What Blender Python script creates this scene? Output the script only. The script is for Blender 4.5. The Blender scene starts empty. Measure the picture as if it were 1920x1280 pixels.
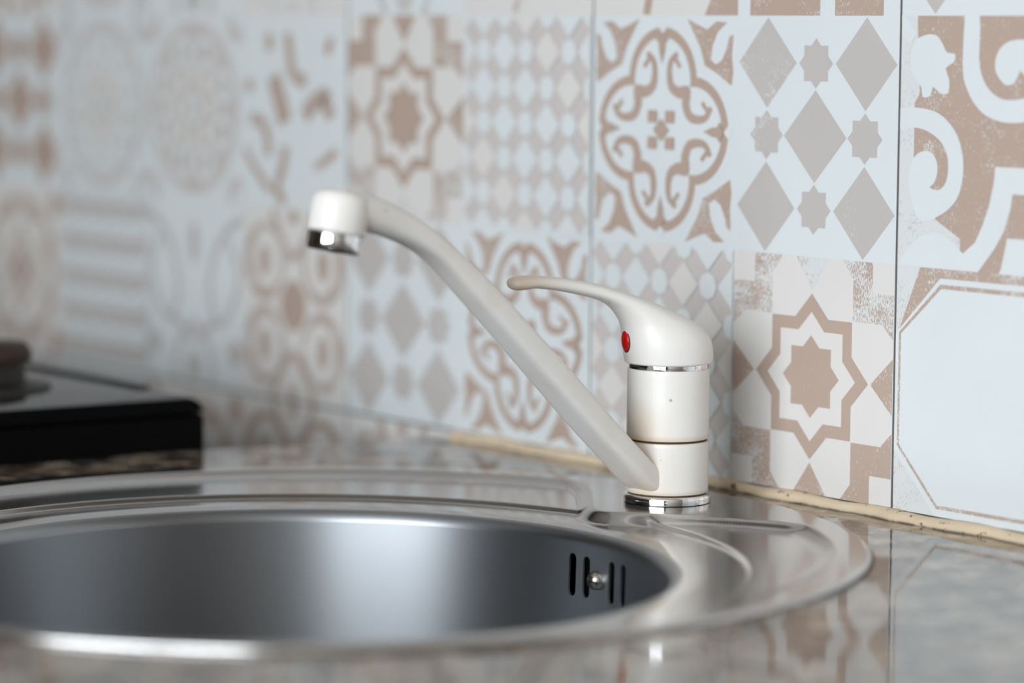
import bpy, bmesh, math, random
from math import sin, cos, pi, radians as rad, sqrt, hypot
from mathutils import Vector, Matrix
from mathutils.geometry import delaunay_2d_cdt

random.seed(7)
S = bpy.context.scene
COL = S.collection

# ------------------------------------------------------------------ camera
cam_d = bpy.data.cameras.new('camera')
cam = bpy.data.objects.new('camera', cam_d)
COL.objects.link(cam)
S.camera = cam
cam_d.sensor_width = 36.0
cam_d.lens = 5933.0 / 1920.0 * 36.0
cam_d.clip_start = 0.05
A_, P_, R_ = rad(53.4), rad(5.6), rad(0.44)
Fv = Vector((-sin(A_) * cos(P_), cos(A_) * cos(P_), -sin(P_)))
Rv = Vector((cos(A_), sin(A_), 0))
Uv = Rv.cross(Fv)
R2 = Rv * cos(R_) + Uv * sin(R_)
U2 = Uv * cos(R_) - Rv * sin(R_)
cam.matrix_world = Matrix(((R2.x, U2.x, -Fv.x, 1.14472), (R2.y, U2.y, -Fv.y, -1.08732), (R2.z, U2.z, -Fv.z, 0.23698), (0, 0, 0, 1)))
cam_d.dof.use_dof = True
cam_d.dof.focus_distance = 1.585
cam_d.dof.aperture_fstop = 3.2

# ------------------------------------------------------------------ world, light, exposure
W = bpy.data.worlds.new('daylight')
S.world = W
W.use_nodes = True
W.node_tree.nodes['Background'].inputs[0].default_value = (0.75, 0.86, 1.0, 1)
W.node_tree.nodes['Background'].inputs[1].default_value = 0.6

WIN = (1.38, -3.0, 0.62)          # centre of the kitchen window in the wall behind the viewer
WW, WH = 2.5, 1.65
ld = bpy.data.lights.new('window_daylight', 'AREA')
ld.shape = 'RECTANGLE'
ld.size, ld.size_y = WW - 0.06, WH - 0.06
ld.energy = 100
ld.color = (0.885, 0.95, 1.0)
lo = bpy.data.objects.new('window_daylight', ld)
COL.objects.link(lo)
lo.location = (WIN[0], WIN[1] - 0.075, WIN[2])
lo.rotation_euler = (pi / 2, 0, 0)
lo.rotation_euler = Vector((0, 1, 0)).to_track_quat('-Z', 'Z').to_euler()

vs = S.view_settings
vs.view_transform = 'Standard'
vs.look = 'None'
vs.gamma = 1
vs.use_curve_mapping = False
vs.exposure = 0.5
S.cycles.max_bounces = 10
S.cycles.diffuse_bounces = 5
S.cycles.glossy_bounces = 6
S.cycles.sample_clamp_indirect = 4
S.cycles.caustics_reflective = True
S.cycles.caustics_refractive = False


# ------------------------------------------------------------------ materials
def srgb(r, g, b):
    def f(c):
        c /= 255.0
        return c / 12.92 if c <= 0.04045 else ((c + 0.055) / 1.055) ** 2.4
    return (f(r), f(g), f(b), 1)


class NT:
    def __init__(s, name):
        s.m = bpy.data.materials.new(name)
        s.m.use_nodes = True
        s.t = s.m.node_tree
        s.b = s.t.nodes['Principled BSDF']

    def n(s, typ, **kw):
        o = s.t.nodes.new('ShaderNode' + typ)
        for k, v in kw.items():
            if k.startswith('i_'):
                key = k[2:].replace('_', ' ')
                o.inputs[int(key) if key.isdigit() else key].default_value = v
            else:
                setattr(o, k, v)
        return o

    def l(s, a, b):
        s.t.links.new(a, b)

    def ramp(s, fac, stops, interp='LINEAR'):
        r = s.n('ValToRGB')
        r.color_ramp.interpolation = interp
        e = r.color_ramp.elements
        while len(e) < len(stops):
            e.new(0.5)
        for el, (p, c) in zip(e, stops):
            el.position = p
            el.color = c if len(c) == 4 else (*c, 1)
        s.l(fac, r.inputs[0])
        return r.outputs[0]

    def mix(s, fac, a, b):
        m = s.n('Mix', data_type='RGBA')
        for v, i in ((fac, 0), (a, 6), (b, 7)):
            if hasattr(v, 'links'):
                s.l(v, m.inputs[i])
            else:
                m.inputs[i].default_value = v
        return m.outputs[2]

    def math(s, op, a, b=0.0, clamp=False):
        m = s.n('Math', operation=op, use_clamp=clamp)
        for v, i in ((a, 0), (b, 1)):
            if hasattr(v, 'links'):
                s.l(v, m.inputs[i])
            else:
                m.inputs[i].default_value = v
        return m.outputs[0]

    def coords(s, kind='Object'):
        return s.n('TexCoord').outputs[kind]

    def noise(s, scale, detail=2.0, rough=0.5, vec=None, out=0):
        o = s.n('TexNoise')
        o.inputs['Scale'].default_value = scale
        o.inputs['Detail'].default_value = detail
        o.inputs['Roughness'].default_value = rough
        s.l(vec if vec is not None else s.coords(), o.inputs['Vector'])
        return o.outputs[out]

    def bump(s, h, strength, dist=0.001):
        b = s.n('Bump')
        b.inputs['Strength'].default_value = strength
        b.inputs['Distance'].default_value = dist
        s.l(h, b.inputs['Height'])
        s.l(b.outputs[0], s.b.inputs['Normal'])

    def base(s, c):
        if hasattr(c, 'links'):
            s.l(c, s.b.inputs['Base Color'])
        else:
            s.b.inputs['Base Color'].default_value = c

    def set(s, **kw):
        for k, v in kw.items():
            s.b.inputs[k.replace('_', ' ')].default_value = v


def simple(name, col, rough=0.5, metal=0.0, var=0.04, scale=40, **kw):
    m = NT(name)
    c2 = tuple(max(0, v * (1 - var)) for v in col[:3]) + (1,)
    m.base(m.mix(m.noise(scale), col, c2))
    m.set(Roughness=rough, Metallic=metal, **kw)
    return m.m


GLAZE_W = srgb(222, 226, 227)
GLAZE_C = srgb(224, 220, 216)
BROWN = srgb(187, 165, 151)
GREY = srgb(197, 190, 186)
PALE = srgb(208, 200, 196)


def glaze(name, col):
    m = NT(name)
    m.base(m.mix(m.noise(18, 3), col, tuple(v * 0.965 for v in col[:3]) + (1,)))
    m.set(Roughness=0.2, **{'Specular_IOR_Level': 0.45})
    m.bump(m.noise(14, 1), 0.06, 0.004)
    return m.m


def print_mat(name, col, ground):
    """print on the glaze, rubbed away by specks; per-face attribute 'wear' sets how much."""
    m = NT(name)
    w = m.n('Attribute', attribute_name='wear').outputs['Fac']
    mp = m.n('Mapping')
    mp.inputs['Scale'].default_value = (1.6, 1, 0.55)
    m.l(m.coords(), mp.inputs[0])
    fine = m.noise(900, 2, 0.6, mp.outputs[0])
    big = m.noise(70, 3, 0.6)
    s = m.math('ADD', m.math('MULTIPLY', fine, 0.62), m.math('MULTIPLY', big, 0.38))
    thr = m.math('SUBTRACT', 0.70, m.math('MULTIPLY', w, 0.30))
    k = m.math('MULTIPLY', m.math('SUBTRACT', s, thr), 14.0, True)
    k = m.math('MULTIPLY', k, 0.85)
    c = m.mix(m.noise(35, 2), col, tuple(v * 0.93 for v in col[:3]) + (1,))
    m.base(m.mix(k, c, ground))
    m.set(Roughness=0.22, **{'Specular_IOR_Level': 0.45})
    m.bump(m.noise(14, 1), 0.06, 0.004)
    return m.m


M = {}
M['white'] = glaze('tile_glaze_white', GLAZE_W)
M['cream'] = glaze('tile_glaze_cream', GLAZE_C)
M['brown'] = print_mat('tile_print_brown', BROWN, GLAZE_W)
M['grey'] = print_mat('tile_print_grey', GREY, GLAZE_W)
M['pale'] = print_mat('tile_print_pale', PALE, GLAZE_W)
M['grout'] = simple('tile_grout', srgb(110, 108, 105), 0.9)
M['edge'] = simple('tile_biscuit_edge', srgb(150, 147, 143), 0.9)
M['plaster'] = simple('wall_plaster', srgb(100, 89, 77), 0.9)
M['light_plaster'] = simple('wall_plaster_light', srgb(165, 158, 148), 0.9)
M['ceiling'] = simple('ceiling_paint', srgb(228, 224, 218), 0.9)
M['floor'] = simple('floor_tile', srgb(92, 74, 58), 0.45, var=0.2, scale=6)
M['wood'] = simple('cabinet_wood', srgb(96, 66, 44), 0.5, var=0.25, scale=9)
M['frame'] = simple('window_frame_white', srgb(236, 236, 234), 0.4)

# polished granite
g = NT('granite')
co = g.coords()
n1 = g.noise(95, 4, 0.65, co)
n2 = g.noise(240, 3, 0.6, co)
n3 = g.noise(34, 2, 0.5, co)
c = g.ramp(n1, [(0.36, srgb(18, 17, 16)), (0.44, srgb(58, 51, 45)), (0.52, srgb(112, 100, 88)), (0.62, srgb(168, 154, 137)), (0.76, srgb(60, 48, 39))])
c = g.mix(g.ramp(g.noise(48, 2, 0.5, co), [(0.44, (0, 0, 0, 1)), (0.60, (0.75, 0.75, 0.75, 1))]), c, srgb(186, 172, 154))
c = g.mix(g.ramp(g.noise(58, 2, 0.5, co), [(0.54, (0, 0, 0, 1)), (0.66, (0.7, 0.7, 0.7, 1))]), c, srgb(40, 35, 31))
c = g.mix(g.ramp(n2, [(0.34, (1, 1, 1, 1)), (0.46, (0, 0, 0, 1))]), c, srgb(18, 17, 16))
c = g.mix(g.ramp(n3, [(0.5, (0, 0, 0, 1)), (0.66, (0.55, 0.55, 0.55, 1))]), c, srgb(84, 62, 46))
g.base(c)
g.l(g.math('ADD', g.math('MULTIPLY', g.ramp(n1, [(0.40, (0, 0, 0, 1)), (0.62, (1, 1, 1, 1))]), 0.07), 0.03), g.b.inputs['Roughness'])
g.set(**{'Specular_IOR_Level': 0.7})
g.bump(g.noise(150, 2, 0.55, co), 0.06, 0.0008)
M['granite'] = g.m


def steel(name, rough, aniso, tang, col=(0.54, 0.525, 0.51, 1), lines=None, rot=0.0, vc=0.9):
    m = NT(name)
    mp = m.n('Mapping')
    mp.inputs['Scale'].default_value = lines or (1, 1, 1)
    m.l(m.coords(), mp.inputs[0])
    nn = m.noise(260, 3, 0.6, mp.outputs[0])
    m.base(m.mix(nn, col, tuple(v * vc for v in col[:3]) + (1,)))
    m.l(m.math('ADD', m.math('MULTIPLY', nn, 0.03), rough - 0.015), m.b.inputs['Roughness'])
    m.set(Metallic=1.0, Anisotropic=aniso, Anisotropic_Rotation=rot)
    if tang:
        t = m.n('Tangent', direction_type='RADIAL', axis='Z')
        m.l(t.outputs[0], m.b.inputs['Tangent'])
    return m.m


M['deck'] = steel('satin_steel_deck', 0.15, 0.3, True)
M['bowl'] = steel('brushed_steel_bowl', 0.40, 0.7, True, (0.355, 0.37, 0.39, 1), (1, 1, 12), 0.25, 0.97)
M['chrome'] = simple('polished_chrome', (0.82, 0.83, 0.84, 1), 0.05, 1.0, 0.02)
M['screw'] = simple('nickel_screw', (0.55, 0.52, 0.46, 1), 0.22, 1.0, 0.1, 300)
M['black'] = simple('black_plastic', (0.006, 0.006, 0.007, 1), 0.5)
M['dark_brown'] = simple('dark_brown_line', srgb(70, 48, 32), 0.8)  # dark brown for tap joints, dot seat and the added rim line

# white enamel of the tap, a little yellowed, with specks of dirt
e = NT('white_enamel')
co = e.coords()
ivory, yel = srgb(233, 229, 224), srgb(222, 206, 182)
c = e.mix(e.ramp(e.noise(24, 3, 0.6, co), [(0.56, (0, 0, 0, 1)), (0.80, (0.45, 0.45, 0.45, 1))]), ivory, yel)
sp = e.n('TexVoronoi')
sp.inputs['Scale'].default_value = 75
e.l(co, sp.inputs['Vector'])
c = e.mix(e.ramp(sp.outputs['Distance'], [(0.045, (1, 1, 1, 1)), (0.075, (0, 0, 0, 1))]), c, e.mix(e.noise(90, 0, 0.5, co), ivory, srgb(120, 100, 80)))
geo = e.n('Attribute', attribute_name='stain').outputs['Fac']
c = e.mix(geo, c, srgb(201, 170, 128))
e.base(c)
e.set(Roughness=0.4, **{'Specular_IOR_Level': 0.4, 'Coat_Weight': 0.12, 'Coat_Roughness': 0.18})
M['enamel'] = e.m
M['lever_tip'] = simple('yellowed_enamel', srgb(222, 205, 184), 0.35)
M['red'] = simple('red_plastic', srgb(196, 14, 18), 0.25, var=0.02)

s_ = NT('aged_silicone')
co = s_.coords()
c = s_.mix(s_.noise(60, 3, 0.6, co), srgb(225, 207, 181), srgb(208, 186, 156))
c = s_.mix(s_.ramp(s_.noise(150, 3, 0.7, co), [(0.62, (0, 0, 0, 1)), (0.68, (1, 1, 1, 1))]), c, srgb(120, 92, 66))
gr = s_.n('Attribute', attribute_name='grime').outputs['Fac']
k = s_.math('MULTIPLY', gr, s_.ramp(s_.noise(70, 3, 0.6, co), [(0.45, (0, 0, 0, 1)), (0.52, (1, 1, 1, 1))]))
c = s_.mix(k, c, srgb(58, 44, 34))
s_.base(c)
s_.set(Roughness=0.5)
M['silicone'] = s_.m

M['cooker'] = simple('black_enamel_body', (0.0012, 0.0012, 0.0013, 1), 0.5, Specular_IOR_Level=0.06)
M['hob'] = simple('hob_glossy_enamel', (0.02, 0.02, 0.021, 1), 0.07, Specular_IOR_Level=0.85)
M['rust'] = simple('burnt_burner_cap', srgb(50, 29, 23), 0.6, var=0.3, scale=120)
M['burner'] = simple('burner_iron', srgb(40, 36, 33), 0.5, 0.3)

p_ = NT('window_pane')
tr = p_.n('BsdfTransparent')
gl = p_.n('BsdfGlossy')
gl.inputs['Roughness'].default_value = 0.02
mx = p_.n('MixShader')
mx.inputs[0].default_value = 0.06
p_.l(tr.outputs[0], mx.inputs[1])
p_.l(gl.outputs[0], mx.inputs[2])
p_.l(mx.outputs[0], p_.t.nodes['Material Output'].inputs[0])
M['pane'] = p_.m


# ------------------------------------------------------------------ mesh helpers
def mesh_obj(name, verts, faces, mats, parent=None, smooth=True, fmat=None, fattr=None, vattr=None, autosmooth=None, loc=None):
    me = bpy.data.meshes.new(name)
    me.from_pydata([tuple(v) for v in verts], [], faces)
    for m in (mats if isinstance(mats, (list, tuple)) else [mats]):
        me.materials.append(m)
    if fmat:
        me.polygons.foreach_set('material_index', fmat)
    for k, v in (fattr or {}).items():
        me.attributes.new(k, 'FLOAT', 'FACE').data.foreach_set('value', v)
    for k, v in (vattr or {}).items():
        me.attributes.new(k, 'FLOAT', 'POINT').data.foreach_set('value', v)
    me.polygons.foreach_set('use_smooth', [smooth] * len(me.polygons))
    if autosmooth:
        me.set_sharp_from_angle(angle=rad(autosmooth))
    me.update()
    o = bpy.data.objects.new(name, me)
    COL.objects.link(o)
    if loc:
        o.location = loc
    if parent:
        o.parent = parent
    return o


def from_bm(name, bm, mats, parent=None, smooth=True, autosmooth=40, loc=None):
    bmesh.ops.recalc_face_normals(bm, faces=bm.faces)
    me = bpy.data.meshes.new(name)
    bm.to_mesh(me)
    bm.free()
    for m in (mats if isinstance(mats, (list, tuple)) else [mats]):
        me.materials.append(m)
    me.polygons.foreach_set('use_smooth', [smooth] * len(me.polygons))
    if smooth and autosmooth:
        me.set_sharp_from_angle(angle=rad(autosmooth))
    o = bpy.data.objects.new(name, me)
    COL.objects.link(o)
    if loc:
        o.location = loc
    if parent:
        o.parent = parent
    return o


def box_bm(lo, hi, bev=0.0, seg=2, bm=None):
    b = bmesh.new()
    bmesh.ops.create_cube(b, size=1)
    for v in b.verts:
        v.co = Vector([l + (h - l) * (c + 0.5) for l, h, c in zip(lo, hi, v.co)])
    if bev:
        bmesh.ops.bevel(b, geom=b.edges[:], offset=bev, segments=seg, affect='EDGES', profile=0.5)
    if bm is None:
        return b
    me = bpy.data.meshes.new('t')
    b.to_mesh(me)
    b.free()
    bm.from_mesh(me)
    bpy.data.meshes.remove(me)
    return bm


def box(name, lo, hi, mat, parent=None, bev=0.0, seg=2, loc=None):
    return from_bm(name, box_bm(lo, hi, bev, seg), mat, parent, loc=loc)


def empty(name, loc, label, cat):
    o = bpy.data.objects.new(name, None)
    o.empty_display_size = 0.05
    COL.objects.link(o)
    o.location = loc
    o['label'] = label
    o['category'] = cat
    return o


def tag(o, label=None, cat=None, kind=None):
    if label:
        o['label'] = label
    if cat:
        o['category'] = cat
    if kind:
        o['kind'] = kind
    return o


def lathe(prof, n=64, cap0=False, cap1=False, cx=0.0, cy=0.0):
    v, f = [], []
    for r, z in prof:
        for i in range(n):
            a = 2 * pi * i / n
            v.append((cx + r * cos(a), cy + r * sin(a), z))
    for j in range(len(prof) - 1):
        for i in range(n):
            i2 = (i + 1) % n
            f.append((j * n + i, j * n + i2, (j + 1) * n + i2, (j + 1) * n + i))
    if cap0:
        f.append(tuple(range(n))[::-1])
    if cap1:
        f.append(tuple((len(prof) - 1) * n + i for i in range(n)))
    return v, f


def catmull(pts, sub):
    out = []
    n = len(pts)
    for i in range(n - 1):
        p0, p1, p2, p3 = pts[max(i - 1, 0)], pts[i], pts[i + 1], pts[min(i + 2, n - 1)]
        for k in range(sub):
            t = k / sub
            out.append(tuple(0.5 * (2 * b + (c - a) * t + (2 * a - 5 * b + 4 * c - d) * t * t + (3 * b - a - 3 * c + d) * t ** 3) for a, b, c, d in zip(p0, p1, p2, p3)))
    out.append(tuple(pts[-1]))
    return out


def loft(pairs, h, sv, n=48, sub=6, cap0=True, cap1=True):
    """rings through outer point O=(s,z) and inner point I=(s,z), full width w, superellipse exponent e.
    pairs: (Os, Oz, Is, Iz, w, e) in mm; h = unit vector of s, sv = side vector."""
    P = catmull(pairs, sub)
    v, f = [], []
    for (os_, oz, is_, iz, w, e) in P:
        cs, cz = (os_ + is_) / 2000, (oz + iz) / 2000
        ds, dz = (os_ - is_) / 2000, (oz - iz) / 2000
        for i in range(n):
            a = 2 * pi * i / n
            ca, sa = cos(a), sin(a)
            x = math.copysign(abs(ca) ** (2 / e), ca)
            y = math.copysign(abs(sa) ** (2 / e), sa) * w / 2000
            p = h * (cs + ds * x) + sv * y
            v.append((p.x, p.y, cz + dz * x))
    m = len(P)
    for j in range(m - 1):
        for i in range(n):
            i2 = (i + 1) % n
            f.append((j * n + i, (j + 1) * n + i, (j + 1) * n + i2, j * n + i2))
    if cap0:
        f.append(tuple(range(n)))
    if cap1:
        f.append(tuple((m - 1) * n + i for i in range(n))[::-1])
    return v, f


def sstep(a, b, x):
    t = min(1, max(0, (x - a) / (b - a)))
    return t * t * (3 - 2 * t)


ZC = -0.0041           # worktop surface
FLOOR = -0.87
CELL = 0.123           # one printed square of the wall tiles

# ------------------------------------------------------------------ room
XW, XE, YS, ZT = -2.3, 3.1, WIN[1], 1.62
tag(box('floor', (XW, YS - 0.1, FLOOR - 0.05), (XE, 0.02, FLOOR), M['floor']), kind='structure')
tag(box('ceiling', (XW, YS - 0.1, ZT), (XE, 0.02, ZT + 0.05), M['ceiling']), kind='structure')
tag(box('wall_west', (XW - 0.1, YS - 0.1, FLOOR), (XW, 0.1, ZT), M['plaster']), kind='structure')
tag(box('wall_east', (XE, YS - 0.1, FLOOR), (XE + 0.1, 0.1, ZT), M['light_plaster']), kind='structure')
wx0, wx1, wz0, wz1 = WIN[0] - WW / 2, WIN[0] + WW / 2, WIN[2] - WH / 2, WIN[2] + WH / 2
bm = bmesh.new()
box_bm((XW, YS - 0.1, FLOOR), (wx0, YS, ZT), 0, 1, bm)
box_bm((wx1, YS - 0.1, FLOOR), (XE, YS, ZT), 0, 1, bm)
box_bm((wx0, YS - 0.1, FLOOR), (wx1, YS, wz0), 0, 1, bm)
box_bm((wx0, YS - 0.1, wz1), (wx1, YS, ZT), 0, 1, bm)
tag(from_bm('wall_south', bm, M['plaster'], smooth=False), kind='structure')
bm = bmesh.new()
for lo_, hi_ in (((wx0, YS - 0.06, wz0), (wx0 + 0.05, YS - 0.01, wz1)), ((wx1 - 0.05, YS - 0.06, wz0), (wx1, YS - 0.01, wz1)),
                 ((wx0 + 0.05, YS - 0.06, wz0), (wx1 - 0.05, YS - 0.01, wz0 + 0.05)), ((wx0 + 0.05, YS - 0.06, wz1 - 0.05), (wx1 - 0.05, YS - 0.01, wz1)),
                 ((WIN[0] - 0.035, YS - 0.06, wz0 + 0.05), (WIN[0] + 0.035, YS - 0.01, wz1 - 0.05))):
    box_bm(lo_, hi_, 0.004, 1, bm)
win = tag(from_bm('window_1', bm, M['frame']), kind='structure')
for k, (a, b) in enumerate(((wx0 + 0.05, WIN[0] - 0.035), (WIN[0] + 0.035, wx1 - 0.05))):
    box('pane', (a, YS - 0.037, wz0 + 0.05), (b, YS - 0.033, wz1 - 0.05), M['pane'], win)

# wall behind the sink: plaster core with a recessed grout bed; the tiles are its parts
bm = bmesh.new()
box_bm((XW, 0.02, FLOOR), (XE, 0.1, ZT), 0, 1, bm)
wall = tag(from_bm('wall_north', bm, M['plaster'], smooth=False), kind='structure')
box('grout_bed', (-1.72, 0.0026, -2 * CELL), (1.72, 0.02, 4 * CELL), M['grout'], wall)


# ------------------------------------------------------------------ tile prints (cell coordinates -0.5..0.5, v up)
class Sheet:
    """collects flat print shapes for one tile; each cell is drawn in its own unit square."""
    def __init__(s):
        s.v, s.f, s.m, s.w, s.k = [], [], [], [], 0
        s.ox = s.oz = 0.0
        s.rot = False

    def cell(s, ox, oz, rot=False):
        s.ox, s.oz, s.rot = ox, oz, rot
        s.k = 0

    def _p(s, u, v, y):
        u, v = max(-0.5, min(0.5, u)), max(-0.5, min(0.5, v))
        if s.rot:
            u, v = -u, -v
        return (s.ox + u * CELL, y, s.oz + v * CELL)

    def poly(s, pts, mat, wear=0.25):
        s.k += 1
        y = -0.00002 * s.k - 0.00002
        b = len(s.v)
        a = sum(p[0] * q[1] - q[0] * p[1] for p, q in zip(pts, pts[1:] + pts[:1]))
        if a < 0:
            pts = pts[::-1]
        s.v += [s._p(u, v, y) for u, v in pts]
        s.f.append(tuple(range(b, b + len(pts))))
        s.m.append(mat)
        s.w.append(wear)

    def rect(s, u0, v0, u1, v1, mat, wear=0.25):
        s.poly([(u0, v0), (u1, v0), (u1, v1), (u0, v1)], mat, wear)

    def stroke(s, pts, width, mat, wear=0.25, sub=5, closed=False, taper=None):
        P = catmull(pts, sub) if sub > 1 else pts
        n = len(P)
        L, Rr = [], []
        for i, p in enumerate(P):
            a, b = P[max(i - 1, 0)], P[min(i + 1, n - 1)]
            if closed:
                a, b = P[(i - 1) % n], P[(i + 1) % n]
            dx, dy = b[0] - a[0], b[1] - a[1]
            d = hypot(dx, dy) or 1
            w = width / 2
            if taper:
                t = i / (n - 1)
                w *= taper[0] + (taper[1] - taper[0]) * t
            L.append((p[0] - dy / d * w, p[1] + dx / d * w))
            Rr.append((p[0] + dy / d * w, p[1] - dx / d * w))
        s.k += 1
        y = -0.00002 * s.k - 0.00002
        b0 = len(s.v)
        for l, r in zip(L, Rr):
            s.v += [s._p(*l, y), s._p(*r, y)]
        rng = range(n if closed else n - 1)
        for i in rng:
            j = (i + 1) % n
            s.f.append((b0 + 2 * i + 1, b0 + 2 * j + 1, b0 + 2 * j, b0 + 2 * i))
            s.m.append(mat)
            s.w.append(wear)


WHT, CRM, BRN, GRY, PAL = 0, 1, 2, 3, 4


def diamond(c, a, b=None):
    b = b or a
    return [(c[0] + a, c[1]), (c[0], c[1] + b), (c[0] - a, c[1]), (c[0], c[1] - b)]


def star8(c, R):
    r = R * 0.7654          # inner corners of the two-square star
    pts = []
    for i in range(16):
        a = pi / 8 * i
        q = R if i % 2 == 0 else R * 0.7654
        pts.append((c[0] + q * cos(a), c[1] + q * sin(a)))
    return pts


def circ(c, r, n=20, ry=None):
    ry = ry or r
    return [(c[0] + r * cos(2 * pi * i / n), c[1] + ry * sin(2 * pi * i / n)) for i in range(n)]


def sym4(fn):
    for sx in (1, -1):
        for sy in (1, -1):
            fn(lambda p, sx=sx, sy=sy: [(x * sx, y * sy) for x, y in p])


def p_star(s, wear=0.3, mat=BRN):
    s.rect(-.5, -.5, .5, .5, CRM)
    for i, q in enumerate(((1, 1), (1, -1), (-1, 1), (-1, -1))):
        L = [(.25, .25), (.425, .25), (.47, .21), (.5, .19), (.5, .375), (.365, .375), (.365, .5), (.19, .5), (.21, .47), (.25, .425)]
        s.poly([(x * q[0], y * q[1]) for x, y in L], mat, wear + (0.5 if q[1] > 0 or i == 2 else 0.1) + (0.25 if q == (-1, -1) else 0))
    for a, b, c in (((0, .362), (.10, .5), (-.10, .5)), ((0, -.362), (-.10, -.5), (.10, -.5)), ((.362, 0), (.5, -.115), (.5, .115)), ((-.362, 0), (-.5, .115), (-.5, -.115))):
        s.poly([a, b, c], mat, wear + (0.75 if a[1] > 0 else 0.15))
    s.poly(star8((0, 0), .348), mat, wear * 0.6)
    s.poly(star8((0, 0), .272), CRM)
    s.poly(star8((0, 0), .174), mat, wear * 0.7)


def p_diamonds(s, wear=0.35, mat=GRY):
    s.rect(-.5, -.5, .5, .5, WHT)
    s.poly(diamond((0, 0), .193), mat, 0.0)
    for x, y, w in ((1, 1, .35), (-1, 1, .6), (1, -1, .4), (-1, -1, .3)):
        s.poly(diamond((.303 * x, .303 * y), .183, .190), mat, wear * w * 2.2)
    for x, y, w in ((0, .303, .3), (0, -.303, .2), (.303, 0, .1), (-.303, 0, .7)):
        s.poly(star8((x, y), .104), mat, wear * w * 2)


def p_lattice(s, wear=0.3, mat=PAL, n=6):
    s.rect(-.5, -.5, .5, .5, WHT)
    s.rect(-.485, -.485, .485, .485, mat, wear)
    h = 1.0 / n
    for i in range(n + 1):
        for j in range(n + 1):
            c = (-.5 + h * i, -.5 + h * j)
            if (i + j) % 2:
                s.poly(diamond(c, h * .60, h * .60), WHT if (i * 7 + j) % 3 else CRM)
            else:
                s.poly(circ(c, h * .36, 8), WHT)


def arc(c, r, a0, a1, n=10, ry=None):
    ry = ry or r
    return [(c[0] + r * cos(rad(a0 + (a1 - a0) * i / n)), c[1] + ry * sin(rad(a0 + (a1 - a0) * i / n))) for i in range(n + 1)]


def p_medallion(s, wear=0.25, mat=BRN):
    s.rect(-.5, -.5, .5, .5, WHT)
    # leaves filling the corners
    leaf = [(.165, .485), (.25, .455), (.30, .44), (.36, .475), (.43, .47), (.37, .43), (.335, .37), (.325, .31), (.36, .29), (.40, .31), (.43, .36), (.445, .41),
            (.475, .42), (.465, .33), (.475, .26), (.465, .20), (.36, .255), (.285, .285), (.255, .36)]
    sym4(lambda T: s.poly(T(leaf), mat, wear + .25))
    # white surround and brown band of the four-lobed frame
    d, r = .215, .235
    for rr, m in ((r + .035, WHT), (r, mat)):
        for c in ((0, d), (0, -d), (d, 0), (-d, 0)):
            s.poly(circ(c, rr, 32), m, wear)
    for c in ((0, d), (0, -d), (d, 0), (-d, 0)):
        s.poly(circ(c, r - .043, 32), WHT)
    s.rect(-.17, -.17, .17, .17, WHT)
    for c in ((0, .45), (0, -.45), (.45, 0), (-.45, 0)):
        s.poly(diamond(c, .03, .03), WHT)
    # scrolls
    def scroll(T):
        a = [(.155, .17), (.115, .165), (.065, .19), (.050, .245), (.060, .30), (.105, .335)]
        s.stroke(T(a), .045, mat, wear, 5, taper=(1.25, .55))
        s.stroke(T([(.085, .315), (.125, .275)]), .022, mat, wear, 1)
        s.stroke(T([(.175, .155), (.155, .10)]), .04, mat, wear, 1)
        b = [(y, x) for x, y in a]
        s.stroke(T(b), .045, mat, wear, 5, taper=(1.25, .55))
        s.stroke(T([(.315, .085), (.275, .125)]), .022, mat, wear, 1)
        s.poly(T(circ((.168, .168), .03, 8)), mat, wear)
    sym4(scroll)
    for q in ((0, 1), (0, -1), (1, 0), (-1, 0)):
        dr = [(0, .29), (.022, .355), (.02, .375), (.045, .40), (.03, .405), (0, .425), (-.03, .405), (-.045, .40), (-.02, .375), (-.022, .355)]
        s.poly([((x if q[1] else y * q[0]), (y * q[1] if q[1] else x)) for x, y in dr], mat, wear)
    for x in (-1, 1):
        for y in (-1, 1):
            s.rect(x * .06 - .032, y * .058 - .027, x * .06 + .032, y * .058 + .027, mat, wear)
    s.poly(diamond((0, 0), .055, .05), mat, wear)


def uv(px, sx=832.0, x0=30.0, y0=60.0, sy=1165.0):
    return lambda pts: [((x - x0) / sx - .5, .5 - (y - y0) / sy) for x, y in pts]


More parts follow.
